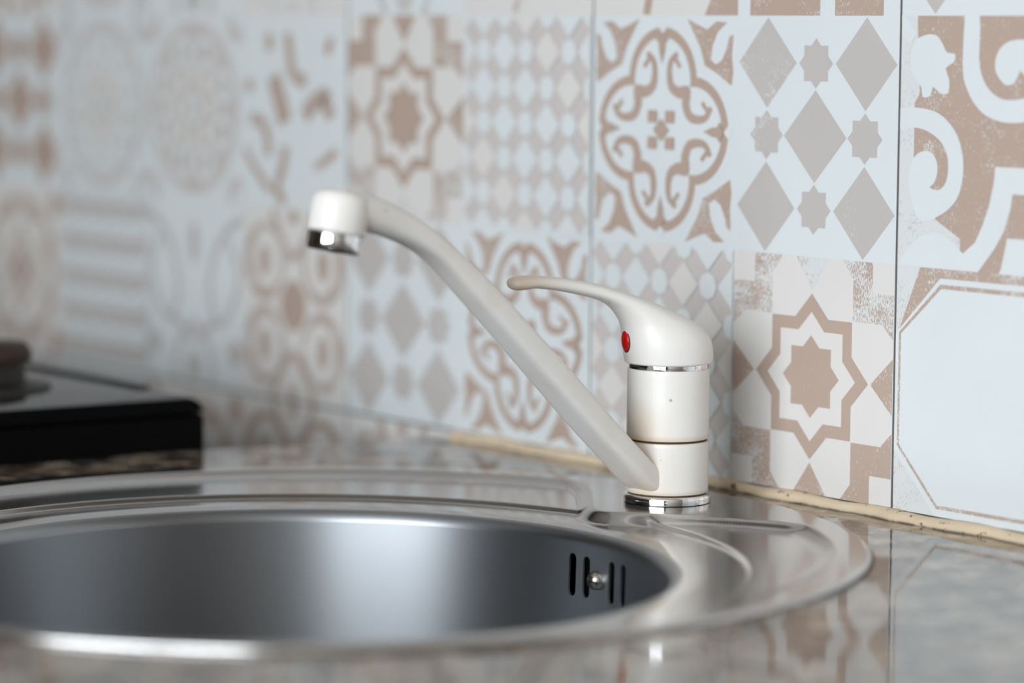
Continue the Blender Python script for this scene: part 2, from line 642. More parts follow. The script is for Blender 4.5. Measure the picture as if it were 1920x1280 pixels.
def p_scroll(s, wear=0.45, mat=BRN):
    q = uv(0)
    s.rect(-.5, -.5, .5, .5, mat, wear)
    s.rect(-.5, -.5, -.41, .5, mat, wear + .75)
    s.poly(q([(10, 60), (110, 60), (120, 260), (128, 420), (100, 470), (10, 480)]), mat, wear + .8)
    s.poly(q([(20, 880), (130, 930), (230, 1010), (330, 1080), (330, 1225), (20, 1225)]), mat, wear + .65)
    def W(pts, sub=4):
        s.poly(q(catmull(pts + pts[:1], sub)[:-1] if sub > 1 else pts), WHT)
    W([(330, 60), (326, 300), (350, 400), (400, 480), (460, 522), (540, 540), (640, 525), (720, 470), (760, 380), (772, 250), (772, 60), (705, 60), (705, 250), (690, 340), (650, 405), (590, 432), (510, 435), (455, 400), (418, 340), (400, 250), (398, 60)], 3)
    W([(600, 165), (540, 172), (495, 205), (474, 260), (480, 320), (520, 368), (560, 360), (582, 310), (580, 300), (620, 330), (650, 270), (640, 200)])
    W([(170, 145), (205, 152), (232, 190), (252, 228), (290, 234), (285, 272), (248, 300), (265, 350), (262, 415), (222, 415), (190, 386), (180, 428), (142, 436), (135, 390), (100, 340), (82, 285), (86, 210), (120, 160)], 2)
    W([(30, 488), (120, 485), (200, 500), (260, 540), (310, 610), (335, 700), (338, 790), (320, 880), (280, 940), (230, 980), (170, 1010), (125, 985), (100, 920), (82, 840), (86, 770), (112, 710), (152, 685), (192, 692), (216, 735), (218, 785), (205, 828), (185, 852), (225, 862), (255, 832), (268, 780), (265, 710), (240, 650), (200, 610), (150, 585), (100, 578), (30, 585)], 3)
    s.poly(q([(40, 1222), (80, 1150), (140, 1082), (210, 1058), (262, 1070), (310, 1110), (345, 1145), (400, 1090), (432, 1010), (460, 920), (478, 820), (485, 740), (862, 740), (862, 860), (565, 860), (556, 930), (530, 1030), (490, 1110), (445, 1180), (415, 1225)]), WHT)
    s.poly(q([(520, 1200), (545, 1060), (862, 1060), (862, 1225), (510, 1225)]), WHT)
    W([(862, 160), (800, 170), (800, 330), (862, 420)], 1)
    s.poly(q([(20, 60), (50, 60), (112, 140), (80, 195), (40, 150)]), WHT)


def p_curls(s, wear=0.5, mat=BRN):
    s.rect(-.5, -.5, .5, .5, WHT)
    def K(pts, w):
        s.stroke([((x - 1535) / 535, (520 - y) / 910) for x, y in pts], w, mat, wear, 4)
    K([(1408, 150), (1412, 235)], .07)
    K([(1500, 150), (1515, 230), (1525, 320), (1560, 365), (1600, 365)], .075)
    K([(1430, 350), (1460, 450), (1492, 570)], .13)
    K([(1590, 540), (1630, 480), (1690, 440), (1705, 480), (1722, 540)], .10)
    K([(1725, 170), (1700, 245)], .06)
    K([(1300, 370), (1310, 430)], .07)
    K([(1310, 555), (1370, 570), (1400, 640), (1405, 730)], .07)
    K([(1495, 680), (1480, 780), (1450, 880), (1490, 950)], .07)
    K([(1750, 690), (1690, 740), (1640, 775)], .05)
    K([(1280, 700), (1340, 800), (1420, 900)], .05)


def p_octagon(s, wear=0.35, mat=BRN):
    s.rect(-.5, -.5, .5, .5, mat, wear + .2)
    for x in (-1, 1):
        s.poly([(x * .5, -.5), (x * .5, -.19), (x * .19, -.5)], mat, wear + .75)
        s.poly([(x * .5, .5), (x * .5, .2), (x * .36, .5)], mat, wear + .8)
    def oc(a, b, t):
        return [(-a, t), (-b, t + (a - b)), (b, t + (a - b)), (a, t), (a, -t), (b, -t - (a - b)), (-b, -t - (a - b)), (-a, -t)]
    s.poly([(-.5, .225), (-.245, .462), (.245, .462), (.5, .225), (.5, -.25), (.25, -.5), (-.25, -.5), (-.5, -.25)], WHT)
    s.poly([(-.475, .23), (-.243, .438), (.243, .438), (.475, .23), (.475, -.23), (.243, -.462), (-.243, -.462), (-.475, -.23)], mat, wear + .25)
    s.poly([(-.462, .225), (-.239, .420), (.239, .420), (.462, .225), (.462, -.225), (.239, -.447), (-.239, -.447), (-.462, -.225)], WHT)


def p_flower(s, wear=0.3, mat=BRN):
    s.rect(-.5, -.5, .5, .5, CRM)
    for c in ((.28, .22), (-.28, .22), (.28, -.22), (-.28, -.22)):
        s.poly(circ(c, .2, 20, .21), mat, wear + .35)
        s.poly(circ((c[0] * .92, c[1] * 1.05), .14, 20, .155), CRM)
        s.poly(circ(c, .055, 12, .085), mat, wear + .2)
    for v in (1, -1):
        s.stroke([(-.2, .5 * v), (-.13, .36 * v), (0, .25 * v), (.13, .36 * v), (.2, .5 * v)], .055, mat, wear + .3)
        s.poly(circ((0, .46 * v), .05, 10, .04), mat, wear + .3)
    s.poly(circ((0, 0), .125, 24, .135), mat, wear)


def p_ogee(s, wear=0.3, mat=GRY):
    s.rect(-.5, -.5, .5, .5, WHT)
    for u in (-1, 1):
        s.stroke([(u * .5, .42), (u * .36, .36), (u * .22, .22), (u * .16, .02), (u * .2, -.14), (u * .02, -.26)], .05, mat, wear)
        s.stroke([(u * .36, .30), (u * .46, .10), (u * .34, -.12), (u * .2, -.16)], .045, mat, wear)
        s.stroke([(u * .16, -.5), (u * .2, -.38), (u * .12, -.24), (0, -.16)], .045, mat, wear)
        s.poly(circ((u * .43, -.30), .08, 14, .07), mat, wear)
    s.poly(circ((0, .27), .05, 14, .12), mat, wear)
    s.poly(circ((0, -.40), .075, 16, .085), mat, wear)


def p_waves(s, wear=0.3, mat=GRY):
    s.rect(-.5, -.5, .5, .5, WHT)
    for j in range(5):
        z = -.40 + j * .2
        s.stroke([(-.5 + i * .1, z + (.018 if i % 2 else -.018)) for i in range(11)], .085, mat, wear, 3)
        s.stroke([(-.5 + i * .1, z + .085 + (.01 if i % 2 else -.01)) for i in range(11)], .012, mat, wear, 2)


def p_compass(s, wear=0.3, mat=BRN):
    s.rect(-.5, -.5, .5, .5, CRM)
    s.poly(circ((0, 0), .44, 40), mat, wear + .35)
    s.poly(star8((0, 0), .40), CRM)
    s.poly(diamond((0, 0), .25, .27), mat, wear + .2)
    s.poly(diamond((0, 0), .19, .21), CRM)
    s.poly(diamond((0, 0), .13, .15), mat, wear)
    for x in (-1, 1):
        for y in (-1, 1):
            s.poly(circ((.43 * x, .4 * y), .06, 12, .08), mat, wear)


def p_rosette(s, wear=0.4, mat=PAL, k=8):
    s.rect(-.5, -.5, .5, .5, WHT)
    s.poly(circ((0, 0), .47, 40), mat, wear)
    for i in range(k):
        a = 2 * pi * (i + .5) / k
        s.poly(circ((.32 * cos(a), .32 * sin(a)), .095, 14), WHT)
        s.poly(circ((.32 * cos(a), .32 * sin(a)), .05, 10), BRN, wear + .4)
        s.poly(circ((.18 * cos(a + .4), .18 * sin(a + .4)), .05, 10), CRM)
    s.poly(circ((0, 0), .09, 14), WHT)
    s.poly(circ((0, 0), .05, 12), mat, wear)
    sym4(lambda T: s.poly(T(circ((.45, .45), .10, 12)), mat, wear))
    sym4(lambda T: s.poly(T(circ((.47, .47), .05, 10)), WHT))


def p_bars(s, wear=0.35, mat=BRN):
    s.rect(-.5, -.5, .5, .5, WHT)
    s.rect(-.42, -.5, .02, -.12, mat, wear)
    s.rect(.11, -.5, .40, -.12, mat, wear + .1)
    s.rect(-.42, .0, .02, .4, mat, wear)
    s.rect(.11, .0, .40, .4, mat, wear + .1)


def p_vine(s, wear=0.4, mat=BRN):
    s.rect(-.5, -.5, .5, .5, CRM)
    s.stroke([(-.12, -.5), (-.06, -.3), (.05, -.1), (.0, .2), (.1, .5)], .05, mat, wear)
    s.poly([(.28, -.5), (.5, -.5), (.5, -.36), (.42, -.33), (.34, -.40)], mat, wear)
    s.poly(circ((.25, -.05), .12, 14, .09), mat, wear)
    s.poly(circ((-.25, .15), .12, 14, .09), mat, wear)


ROWS = {  # (row, column) -> (pattern, turned round)
    (1, 0): (p_scroll, 0), (1, 1): (p_star, 0), (1, -1): (p_diamonds, 0), (1, -2): (p_medallion, 0), (1, -3): (p_lattice, 0), (1, -4): (p_star, 1),
    (1, -5): (p_curls, 0), (1, -6): (lambda s: p_rosette(s, .3), 0), (1, -7): (lambda s: p_rosette(s, .5, PAL, 12), 0), (1, -8): (lambda s: p_diamonds(s, .2, BRN), 0),
    (0, 0): (p_octagon, 0), (0, 1): (p_medallion, 0), (0, -1): (p_star, 0), (0, -2): (p_lattice, 0), (0, -3): (p_medallion, 0), (0, -4): (p_diamonds, 1),
    (0, -5): (p_flower, 0), (0, -6): (p_ogee, 0), (0, -7): (p_waves, 0), (0, -8): (p_compass, 0),
    (2, 0): (p_diamonds, 0), (2, 1): (p_ogee, 0), (2, -1): (p_bars, 0), (2, -2): (p_vine, 0), (2, -3): (lambda s: p_vine(s, .9), 1), (2, -4): (lambda s: p_ogee(s, .6), 0),
    (2, -5): (lambda s: p_flower(s, .7), 0), (2, -6): (p_ogee, 0), (2, -7): (lambda s: p_rosette(s, .6), 0), (2, -8): (p_flower, 0),
    (-1, -4): (p_flower, 0), (-1, -5): (lambda s: p_flower(s, .1), 0), (-1, -6): (p_compass, 0), (-1, -3): (p_vine, 0),
}
CYC = [p_star, p_lattice, p_diamonds, p_medallion, p_flower, p_ogee, p_waves, p_compass]
TM = [M['white'], M['cream'], M['brown'], M['grey'], M['pale'], M['edge']]


def tile(c0, r0, nr):
    s = Sheet()
    g2, ch = 0.0008, 0.0002
    x0, x1 = c0 * CELL + g2, (c0 + 2) * CELL - g2
    z0, z1 = r0 * CELL + g2, (r0 + nr) * CELL - g2
    # body: chamfered slab
    o = [(x0, ch, z0), (x1, ch, z0), (x1, ch, z1), (x0, ch, z1)]
    i = [(x0 + ch, 0, z0 + ch), (x1 - ch, 0, z0 + ch), (x1 - ch, 0, z1 - ch), (x0 + ch, 0, z1 - ch)]
    b = [(x, 0.009, z) for x, _, z in o]
    s.v += o + i + b
    for k in range(4):
        j = (k + 1) % 4
        s.f += [(k, j, 4 + j, 4 + k), (8 + k, 8 + j, j, k)]
        s.m += [0, 5]
        s.w += [0, 0]
    s.f.append((4, 5, 6, 7))
    s.m.append(0)
    s.w.append(0)
    lim = (x0 + ch, x1 - ch, z0 + ch, z1 - ch)
    for r in range(r0, r0 + nr):
        for c in (c0, c0 + 1):
            fn, rot = ROWS.get((r, c), (CYC[(c * 3 + r * 5) % 8], 0))
            nv = len(s.v)
            s.cell((c + .5) * CELL, (r + .5) * CELL, bool(rot))
            fn(s)
            for q in range(nv, len(s.v)):
                x, y, z = s.v[q]
                s.v[q] = (min(max(x, lim[0]), lim[1]), y, min(max(z, lim[2]), lim[3]))
    mesh_obj('wall_tile', s.v, s.f, TM, wall, smooth=False, fmat=s.m, fattr={'wear': s.w})


for c0 in range(-14, 14, 2):
    tile(c0, 0, 4)
    tile(c0, -2, 2)

# ------------------------------------------------------------------ worktop
SC = Vector((-0.088, -0.284))      # centre of the sink's outer rim
SR = 0.258
BC = Vector((-0.064, -0.317))      # centre of the bowl
BR = 0.181
HC, HR = Vector((-0.088, -0.284)), 0.2445
YF = -0.64


def slab_with_hole():
    n = 96
    ring = [(HC.x + HR * cos(2 * pi * i / n), HC.y + HR * sin(2 * pi * i / n)) for i in range(n)]
    out = [(-0.378, 0.0), (-0.4115, -0.16), (-0.4115, YF), (2.0, YF), (2.0, 0.0)]
    pts = [Vector(p) for p in out + ring]
    ed = [(i, (i + 1) % len(out)) for i in range(len(out))] + [(len(out) + i, len(out) + (i + 1) % n) for i in range(n)]
    vv, ee, ff, *_ = delaunay_2d_cdt(pts, ed, [], 0, 1e-7)
    keep = []
    for f in ff:
        c = sum((vv[i] for i in f), Vector((0, 0))) / len(f)
        if (c - HC).length < HR * 0.999 or (c.y > -0.16 and c.x < -0.378 + c.y * 0.0335 / 0.16 - 1e-6):
            continue
        keep.append(tuple(f))
    bm = bmesh.new()
    V = [bm.verts.new((p.x, p.y, ZC)) for p in vv]
    for f in keep:
        bm.faces.new([V[i] for i in f])
    r = bmesh.ops.extrude_face_region(bm, geom=bm.faces[:])
    for e_ in r['geom']:
        if isinstance(e_, bmesh.types.BMVert):
            e_.co.z = ZC - 0.032
    return bm


ct = from_bm('countertop', slab_with_hole(), M['granite'], smooth=False)
tag(ct, 'speckled grey beige polished granite worktop under the round sink', 'worktop')

# silicone bead between worktop and tiles
v, f, gv = [], [], []
NX, NA = 420, 9
for i in range(NX + 1):
    x = -0.374 + (2.0 + 0.374) * (i / NX) ** 1.6
    wob = 1 + 0.16 * sin(x * 61) + 0.12 * sin(x * 143 + 1) + 0.06 * sin(x * 331)
    hh, dd = 0.0050 * (1 + 0.10 * sin(x * 97 + 2)), 0.0055 * wob
    for k in range(NA):
        a = pi / 2 * k / (NA - 1)
        v.append((x, -dd * cos(a) ** 0.85 - 0.0001, ZC + 0.00005 + hh * sin(a) ** 0.85))
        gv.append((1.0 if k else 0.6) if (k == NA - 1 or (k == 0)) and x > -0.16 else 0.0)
    v.append((x, -0.0001, ZC + 0.00005))
    gv.append(0)
q = NA + 1
for i in range(NX):
    for k in range(q):
        k2 = (k + 1) % q
        f.append((i * q + k, (i + 1) * q + k, (i + 1) * q + k2, i * q + k2))
f += [tuple(range(q))[::-1], tuple(NX * q + k for k in range(q))]
bead = mesh_obj('silicone_bead', v, f, M['silicone'], vattr={'grime': gv})
tag(bead, 'yellowed silicone bead sealing the granite worktop to the wall tiles', 'sealant')

# base cabinet carrying the worktop
cab = empty('base_cabinet', (0.5, YF + 0.02, FLOOR), 'brown wooden base cabinet under the granite worktop', 'cabinet')
zt = ZC - 0.032
cb_parts = [('side_panel', (-0.40, -0.60, FLOOR), (-0.382, -0.01, zt)), ('side_panel', (1.96, -0.60, FLOOR), (1.978, -0.01, zt)),
            ('back_panel', (-0.382, -0.022, FLOOR), (1.96, -0.01, zt)), ('bottom_panel', (-0.382, -0.60, FLOOR + 0.1), (1.96, -0.022, FLOOR + 0.118)),
            ('plinth', (-0.382, -0.55, FLOOR), (1.96, -0.535, FLOOR + 0.1))]
for nm, a, b in cb_parts:
    o = box(nm, [a[k] - cab.location[k] for k in range(3)], [b[k] - cab.location[k] for k in range(3)], M['wood'], cab)
for k in range(4):
    a, b = -0.398 + k * 0.594, -0.398 + (k + 1) * 0.594 - 0.004
    d = box('door', [a - 0.5, -0.618 - cab.location[1], 0.105], [b - 0.5, -0.601 - cab.location[1], zt - FLOOR - 0.01], M['wood'], cab, 0.002)
    box('handle', [(a + b) / 2 - 0.56, -0.640 - cab.location[1], 0.72], [(a + b) / 2 - 0.44, -0.619 - cab.location[1], 0.732], M['chrome'], d, 0.003)

# ------------------------------------------------------------------ sink
sink = empty('kitchen_sink', (SC.x, SC.y, ZC), 'round stainless steel sink set into the granite worktop', 'sink')
H1 = 0.0028                    # rim height over the worktop
PLAT = [(-0.225, -0.020), (-0.215, -0.049), (-0.196, -0.058), (-0.176, -0.066), (-0.148, -0.081), (-0.119, -0.102), (-0.101, -0.115), (-0.088, -0.1195), (-0.075, -0.115), (-0.057, -0.102),
        (-0.030, -0.081), (-0.004, -0.067), (0.018, -0.058), (0.037, -0.049), (0.047, -0.020)]
PLAT = catmull([(x, y) for x, y in PLAT], 4)


def plat_sd(x, y):
    """signed distance to the tap ledge outline, positive inside."""
    best, inside = 1e9, False
    n = len(PLAT)
    for i in range(n):
        x1, y1 = PLAT[i]
        x2, y2 = PLAT[(i + 1) % n]
        dx, dy = x2 - x1, y2 - y1
        t = max(0, min(1, ((x - x1) * dx + (y - y1) * dy) / (dx * dx + dy * dy + 1e-15)))
        d = (x - x1 - t * dx) ** 2 + (y - y1 - t * dy) ** 2
        if d < best:
            best = d
        if (y1 > y) != (y2 > y) and x < (x2 - x1) * (y - y1) / (y2 - y1) + x1:
            inside = not inside
    return sqrt(best) if inside else -sqrt(best)


def deck_h(x, y):
    r0 = hypot(x - SC.x, y - SC.y)
    rb = hypot(x - BC.x, y - BC.y)
    q1 = min(1, max(0, (0.2415 - r0) / 0.0125))
    s1 = 1 - (1 - q1) ** 2 if q1 > 0.12 else q1 * 1.88
    s2 = sstep(0.2130, 0.2092, rb)
    low = H1 - 0.0036 * s1
    h = low - 0.0022 * s2
    if y < -0.02:
        if y > -0.16:
            sd = plat_sd(x, y)
            m = sstep(-0.004, 0.004, sd)
            h = h + (H1 - h) * m
    if rb < BR + 0.012:        # roll-over into the bowl
        t = (BR + 0.012 - rb) / 0.014
        h -= 0.0015 * t * t
    return h


NT_, NR_ = 900, 100
v, f = [], []
for j in range(NR_ + 1):
    t = j / NR_
    for i in range(NT_):
        a = 2 * pi * i / NT_
        bx, by = BC.x + BR * cos(a), BC.y + BR * sin(a)
        ox, oy = SC.x + (SR - 0.004) * cos(a), SC.y + (SR - 0.004) * sin(a)
        x, y = bx + (ox - bx) * t, by + (oy - by) * t
        v.append((x, y, ZC + deck_h(x, y)))
for dr, dz in ((0.0024, -0.00005), (0.0032, -0.0003), (0.0037, -0.0007), (0.00395, -0.0012), (0.004, -0.0018), (0.0040, -H1 + 0.00015)):
    for i in range(NT_):
        a = 2 * pi * i / NT_
        v.append((SC.x + (SR - 0.004 + dr) * cos(a), SC.y + (SR - 0.004 + dr) * sin(a), ZC + H1 + dz))
for j in range(NR_ + 6):
    for i in range(NT_):
        i2 = (i + 1) % NT_
        f.append((j * NT_ + i, (j + 1) * NT_ + i, (j + 1) * NT_ + i2, j * NT_ + i2))
loc = Vector((SC.x, SC.y, ZC))
mesh_obj('sink_deck', [Vector(p) - loc for p in v], f, M['deck'], sink)

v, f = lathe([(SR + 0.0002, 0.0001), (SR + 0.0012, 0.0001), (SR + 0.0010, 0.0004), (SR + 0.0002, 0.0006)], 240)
mesh_obj('rim_shade_ring', v, f, M['dark_brown'], sink, smooth=False)  # added dark ring, stands in for the lip's dark reflection
# bowl: rolled edge, nearly upright wall with the overflow slots cut out, rounded bottom
zb = deck_h(BC.x + BR, BC.y)
ZW0, ZW1 = -0.014, -0.046      # band of the wall that holds the slots (absolute z)


def wall_r(z):
    return 0.1745 - 0.05 * (ZW0 - z) * 0.6


prof_top = []
for k in range(9):
    a = pi / 2 * k / 8
    prof_top.append((BR - 0.0065 * sin(a), 0, k))
up = []
NB = 160
bw_v, bw_f = [], []


def ring_add(rfun):
    b = len(bw_v)
    for i in range(NB):
        bw_v.append(rfun(2 * pi * i / NB))
    return b


def band(b0, b1):
    for i in range(NB):
        i2 = (i + 1) % NB
        bw_f.append((b0 + i, b0 + i2, b1 + i2, b1 + i))


prev = None
for k in range(9):
    a = pi / 2 * k / 8
    def rf(th, a=a):
        x, y = BC.x + BR * cos(th), BC.y + BR * sin(th)
        z0 = ZC + deck_h(x, y)
        z1 = ZW0
        r = BR - 0.0065 * sin(a)
        z = z0 + (z1 - z0) * (1 - cos(a))
        return (BC.x + r * cos(th), BC.y + r * sin(th), z)
    b = ring_add(rf)
    if prev is not None:
        band(prev, b)
    prev = b
TOP = prev
low = [(wall_r(ZW1), ZW1)]
for z in (-0.06, -0.08, -0.10, -0.112):
    low.append((wall_r(z), z))
rz, zz = wall_r(-0.112), -0.112
for k in range(1, 9):
    a = pi / 2 * k / 8
    low.append((rz - 0.045 * (1 - cos(a)), zz - 0.045 * sin(a)))
low += [(0.09, -0.1585), (0.055, -0.160), (0.045, -0.163), (0.043, -0.166), (0.02, -0.166), (0.001, -0.166)]
prev = None
for r, z in low:
    b = ring_add(lambda th, r=r, z=z: (BC.x + r * cos(th), BC.y + r * sin(th), z))
    if prev is not None:
        band(prev, b)
    else:
        LOW0 = b
    prev = b
# slot band: constrained triangulation in (angle*R, z), slot outlines left open
SLOTS = [(93.63, -0.0187, -0.0400), (90.10, -0.0190, -0.0396), (83.03, -0.0186, -0.0394), (79.43, -0.0183, -0.0392)]
RW = 0.174
SW = 0.0027                     # half width of a slot
per = 2 * pi * RW
pts, eds = [], []
for zrow, base in ((ZW0, TOP), (ZW1, LOW0)):
    for i in range(NB + 1):
        pts.append(Vector((per * i / NB, zrow)))
nb1 = NB + 1
eds += [(i, i + 1) for i in range(NB)] + [(nb1 + i, nb1 + i + 1) for i in range(NB)] + [(0, nb1), (NB, nb1 + NB)]
for zrow in (-0.022, -0.030, -0.038):
    for i in range(NB):
        u = per * (i + .5) / NB
        if min(abs(u - rad(sa) * RW) for sa, *_ in SLOTS) > SW + 0.0012:
            pts.append(Vector((u, zrow)))
loops = []
for sa, za, zb_ in SLOTS:
    cu = rad(sa) * RW
    lp = []
    for k in range(9):
        a = pi * k / 8
        lp.append(Vector((cu + SW * cos(a), za - SW + SW * sin(a))))
    for k in range(9):
        a = pi + pi * k / 8
        lp.append(Vector((cu + SW * cos(a), zb_ + SW + SW * sin(a))))
    b = len(pts)
    pts += lp
    eds += [(b + k, b + (k + 1) % len(lp)) for k in range(len(lp))]
    loops.append(lp)
vv, ee, ff, *_ = delaunay_2d_cdt(pts, eds, [], 0, 1e-7)
bb = len(bw_v)


def to3(p, dr=0.0):
    th = p.x / RW
    r = wall_r(p.y) + dr
    return (BC.x + r * cos(th), BC.y + r * sin(th), p.y)


bw_v += [to3(p) for p in vv]


def in_slot(c):
    for sa, za, zb_ in SLOTS:
        cu = rad(sa) * RW
        zc_ = min(max(c.y, zb_ + SW), za - SW)
        if hypot(c.x - cu, c.y - zc_) < SW * 0.985:
            return True
    return False


for t in ff:
    c_ = sum((vv[i] for i in t), Vector((0, 0))) / len(t)
    if not in_slot(c_):
        bw_f.append(tuple(bb + i for i in t)[::-1])
for lp in loops:
    b = len(bw_v)
    n = len(lp)
    bw_v += [to3(p) for p in lp] + [to3(p, 0.0011) for p in lp]
    for k in range(n):
        k2 = (k + 1) % n
        bw_f.append((b + k, b + k2, b + n + k2, b + n + k))
bloc = Vector((BC.x, BC.y, ZC))
bowl = mesh_obj('bowl', [Vector(p) - bloc for p in bw_v], bw_f, M['bowl'], sink, autosmooth=50)
bowl.location = bloc - loc

# overflow chamber behind the slots, its screw, the drain
a0 = rad(86.5)
nrm = Vector((cos(a0), sin(a0), 0))
tan = Vector((-sin(a0), cos(a0), 0))
hc = Vector((BC.x, BC.y, -0.029)) + nrm * (RW + 0.012)
bm = box_bm((-0.032, 0.001, -0.02), (0.032, 0.014, 0.02), 0.002)
for v_ in bm.verts:
    p = hc + tan * v_.co.x + nrm * (v_.co.y - 0.0) + Vector((0, 0, v_.co.z))
    v_.co = p - loc
from_bm('overflow_chamber', bm, M['black'], sink)
sa = rad(87.23)
sn = Vector((-cos(sa), -sin(sa), 0))
sp0 = Vector((BC.x, BC.y, -0.0296)) - sn * (wall_r(-0.0296))
prof = [(0.0001, 0.0046), (0.0016, 0.0045), (0.0029, 0.0040), (0.0040, 0.0030), (0.0046, 0.0017), (0.0047, 0.0003), (0.0047, -0.001)]
v, f = lathe(prof, 28)
q = sn.to_track_quat('Z', 'Y')
sv_ = [sp0 + q @ Vector(p) - loc for p in v]
screw = mesh_obj('overflow_screw', sv_, f, M['screw'], sink)
screw['label'] = 'small nickel cross head screw between the overflow slots'
bm = bmesh.new()
for w, hgt in ((0.0044, 0.0010), (0.0010, 0.0044)):
    box_bm((-w / 2, -hgt / 2, 0.0036), (w / 2, hgt / 2, 0.00466), 0, 1, bm)
for v_ in bm.verts:
    v_.co = sp0 + q @ v_.co - loc
from_bm('cross_recess', bm, M['black'], screw, smooth=False)
v, f = lathe([(0.043, -0.1640), (0.040, -0.1632), (0.036, -0.1640), (0.030, -0.1652), (0.012, -0.1652), (0.010, -0.1635), (0.0001, -0.163)], 48, cx=BC.x, cy=BC.y)
mesh_obj('drain_strainer', [Vector(p) - loc for p in v], f, M['chrome'], sink)

# ------------------------------------------------------------------ mixer tap
FX, FY, FZ = -0.094, -0.068, ZC + H1
tap = empty('mixer_tap', (FX, FY, FZ), 'white enamelled single lever kitchen mixer tap on the sink ledge', 'tap')
Z0 = FZ


def tz(z):                      # absolute z in mm -> local metres
    return z / 1000.0 - Z0


def ring_part(name, prof, mat, stain=None, parent=tap, n=72, cap0=True, cap1=True):
    prof = [(r / 1000, tz(z)) for r, z in prof]
    v, f = lathe(prof, n, cap0, cap1)
    kw = {}
    if stain:
        kw['vattr'] = {'stain': [stain(Vector(p)) for p in v]}
    return mesh_obj(name, v, f, mat, parent, autosmooth=45, **kw)


zd = Z0 * 1000
ring_part('base_ring', [(21.6, zd), (22.2, zd + 0.3), (22.3, zd + 1.0), (22.3, zd + 2.9), (22.0, zd + 3.9), (21.2, zd + 4.5), (19.0, zd + 4.7)], M['chrome'])
dS = rad(-5)
hS = Vector((-sin(dS), -cos(dS), 0))
sS = Vector((cos(dS), -sin(dS), 0))


def stain_low(p):
    d = p - (hS * 0.017 + Vector((0, 0, tz(16))))
    t = max(0, 1 - d.length / 0.022)
    return 0.5 * t + (0.35 if p.z > tz(29.8) or p.z < tz(5.0) else 0)


def stain_up(p):
    d = p - (hS * 0.018 + Vector((0, 0, tz(36))))
    return 0.55 * max(0, 1 - d.length / 0.02) + (0.4 if p.z < tz(33.2) else 0)


def grid_prof(z0, z1, r, n=14):
    return [(r - 0.5, z0), (r - 0.1, z0 + 0.25), (r, z0 + 0.7)] + [(r, z0 + 0.7 + (z1 - z0 - 1.4) * k / n) for k in range(1, n)] + [(r, z1 - 0.7), (r - 0.1, z1 - 0.25), (r - 0.5, z1)]


ring_part('lower_gap', [(20.0, zd + 4.0), (20.0, zd + 5.6)], M['dark_brown'], n=48)
ring_part('lower_body', grid_prof(zd + 5.3, 30.4, 21.0), M['enamel'], stain_low)
ring_part('joint_gap', [(20.2, 30.0), (20.2, 31.8)], M['dark_brown'], n=48)
ring_part('upper_body', grid_prof(31.4, 67.2, 21.0), M['enamel'], stain_up)
ring_part('collar', [(19.9, 67.0), (20.5, 67.3), (20.6, 68.4), (20.5, 69.6), (19.5, 70.0)], M['chrome'])

# spout
pairs = [(0, 12, 12, 5, 23, 3.4), (10, 14.5, 22, 7.2, 24, 3.8), (31.5, 32, 40.5, 23.4, 24.5, 4.2), (50.5, 49, 60.5, 40.8, 24, 4.4), (75, 71.7, 85, 63.2, 23, 4.4), (99, 93, 109.5, 85.6, 22, 4.2),
         (126.5, 117.5, 136.5, 110, 21, 4.0), (147, 133.2, 156, 126.8, 20.5, 3.6), (165, 146, 172, 135.6, 20.5, 3.2), (182, 155.2, 186, 140.4, 21, 2.8), (198, 161.2, 199, 143.5, 23, 2.4), (206, 163.2, 206.5, 145.5, 24, 2.2), (213, 164.2, 213, 147, 23, 2.1)]
v, f = loft([(a, b - Z0 * 1000, c_, d - Z0 * 1000, w, e_) for a, b, c_, d, w, e_ in pairs], hS, sS, 48, 6)
st = [0.35 * max(0, 1 - (p[2] - tz(5)) / 0.03) * (0.4 + 0.6 * (i % 48 in range(16, 34))) for i, p in enumerate(v)]
# head of the spout: a domed sleeve, mouth tipped slightly outwards
hd = rad(12)
adn = (hS * sin(hd) - Vector((0, 0, cos(hd)))).normalized()
hp = hS * 0.2160 + Vector((0, 0, tz(143.5)))
hv, hf = lathe([(0.0120, 0.0002), (0.0136, 0.0), (0.0139, -0.0006), (0.0139, -0.012), (0.0136, -0.0150), (0.0124, -0.0176), (0.0100, -0.0192), (0.0060, -0.0200), (0.0001, -0.0202)], 56, cap0=True)
qh = adn.to_track_quat('Z', 'Y')
b = len(v)
v = v + [tuple(hp + qh @ Vector(p)) for p in hv]
f = f + [tuple(b + i for i in t) for t in hf]
st += [0.0] * len(hv)
spout = mesh_obj('spout', v, f, M['enamel'], tap, vattr={'stain': st}, autosmooth=50)
av, af = lathe([(0.0116, -0.001), (0.0124, 0.0002), (0.0126, 0.0012), (0.0126, 0.0074), (0.0124, 0.0077)], 56)
aer = mesh_obj('aerator', [tuple(hp + qh @ Vector(p)) for p in av], af, M['chrome'], spout, autosmooth=45)
aer['label'] = 'chrome aerator ring'
av, af = lathe([(0.0123, 0.0070), (0.01235, 0.0080), (0.0118, 0.0083), (0.0060, 0.0083), (0.0001, 0.0083)], 56)
mesh_obj('aerator_dark_disc', [tuple(hp + qh @ Vector(p)) for p in av], af, M['black'], spout, autosmooth=45)  # black disc added over the mouth to keep its underside dark

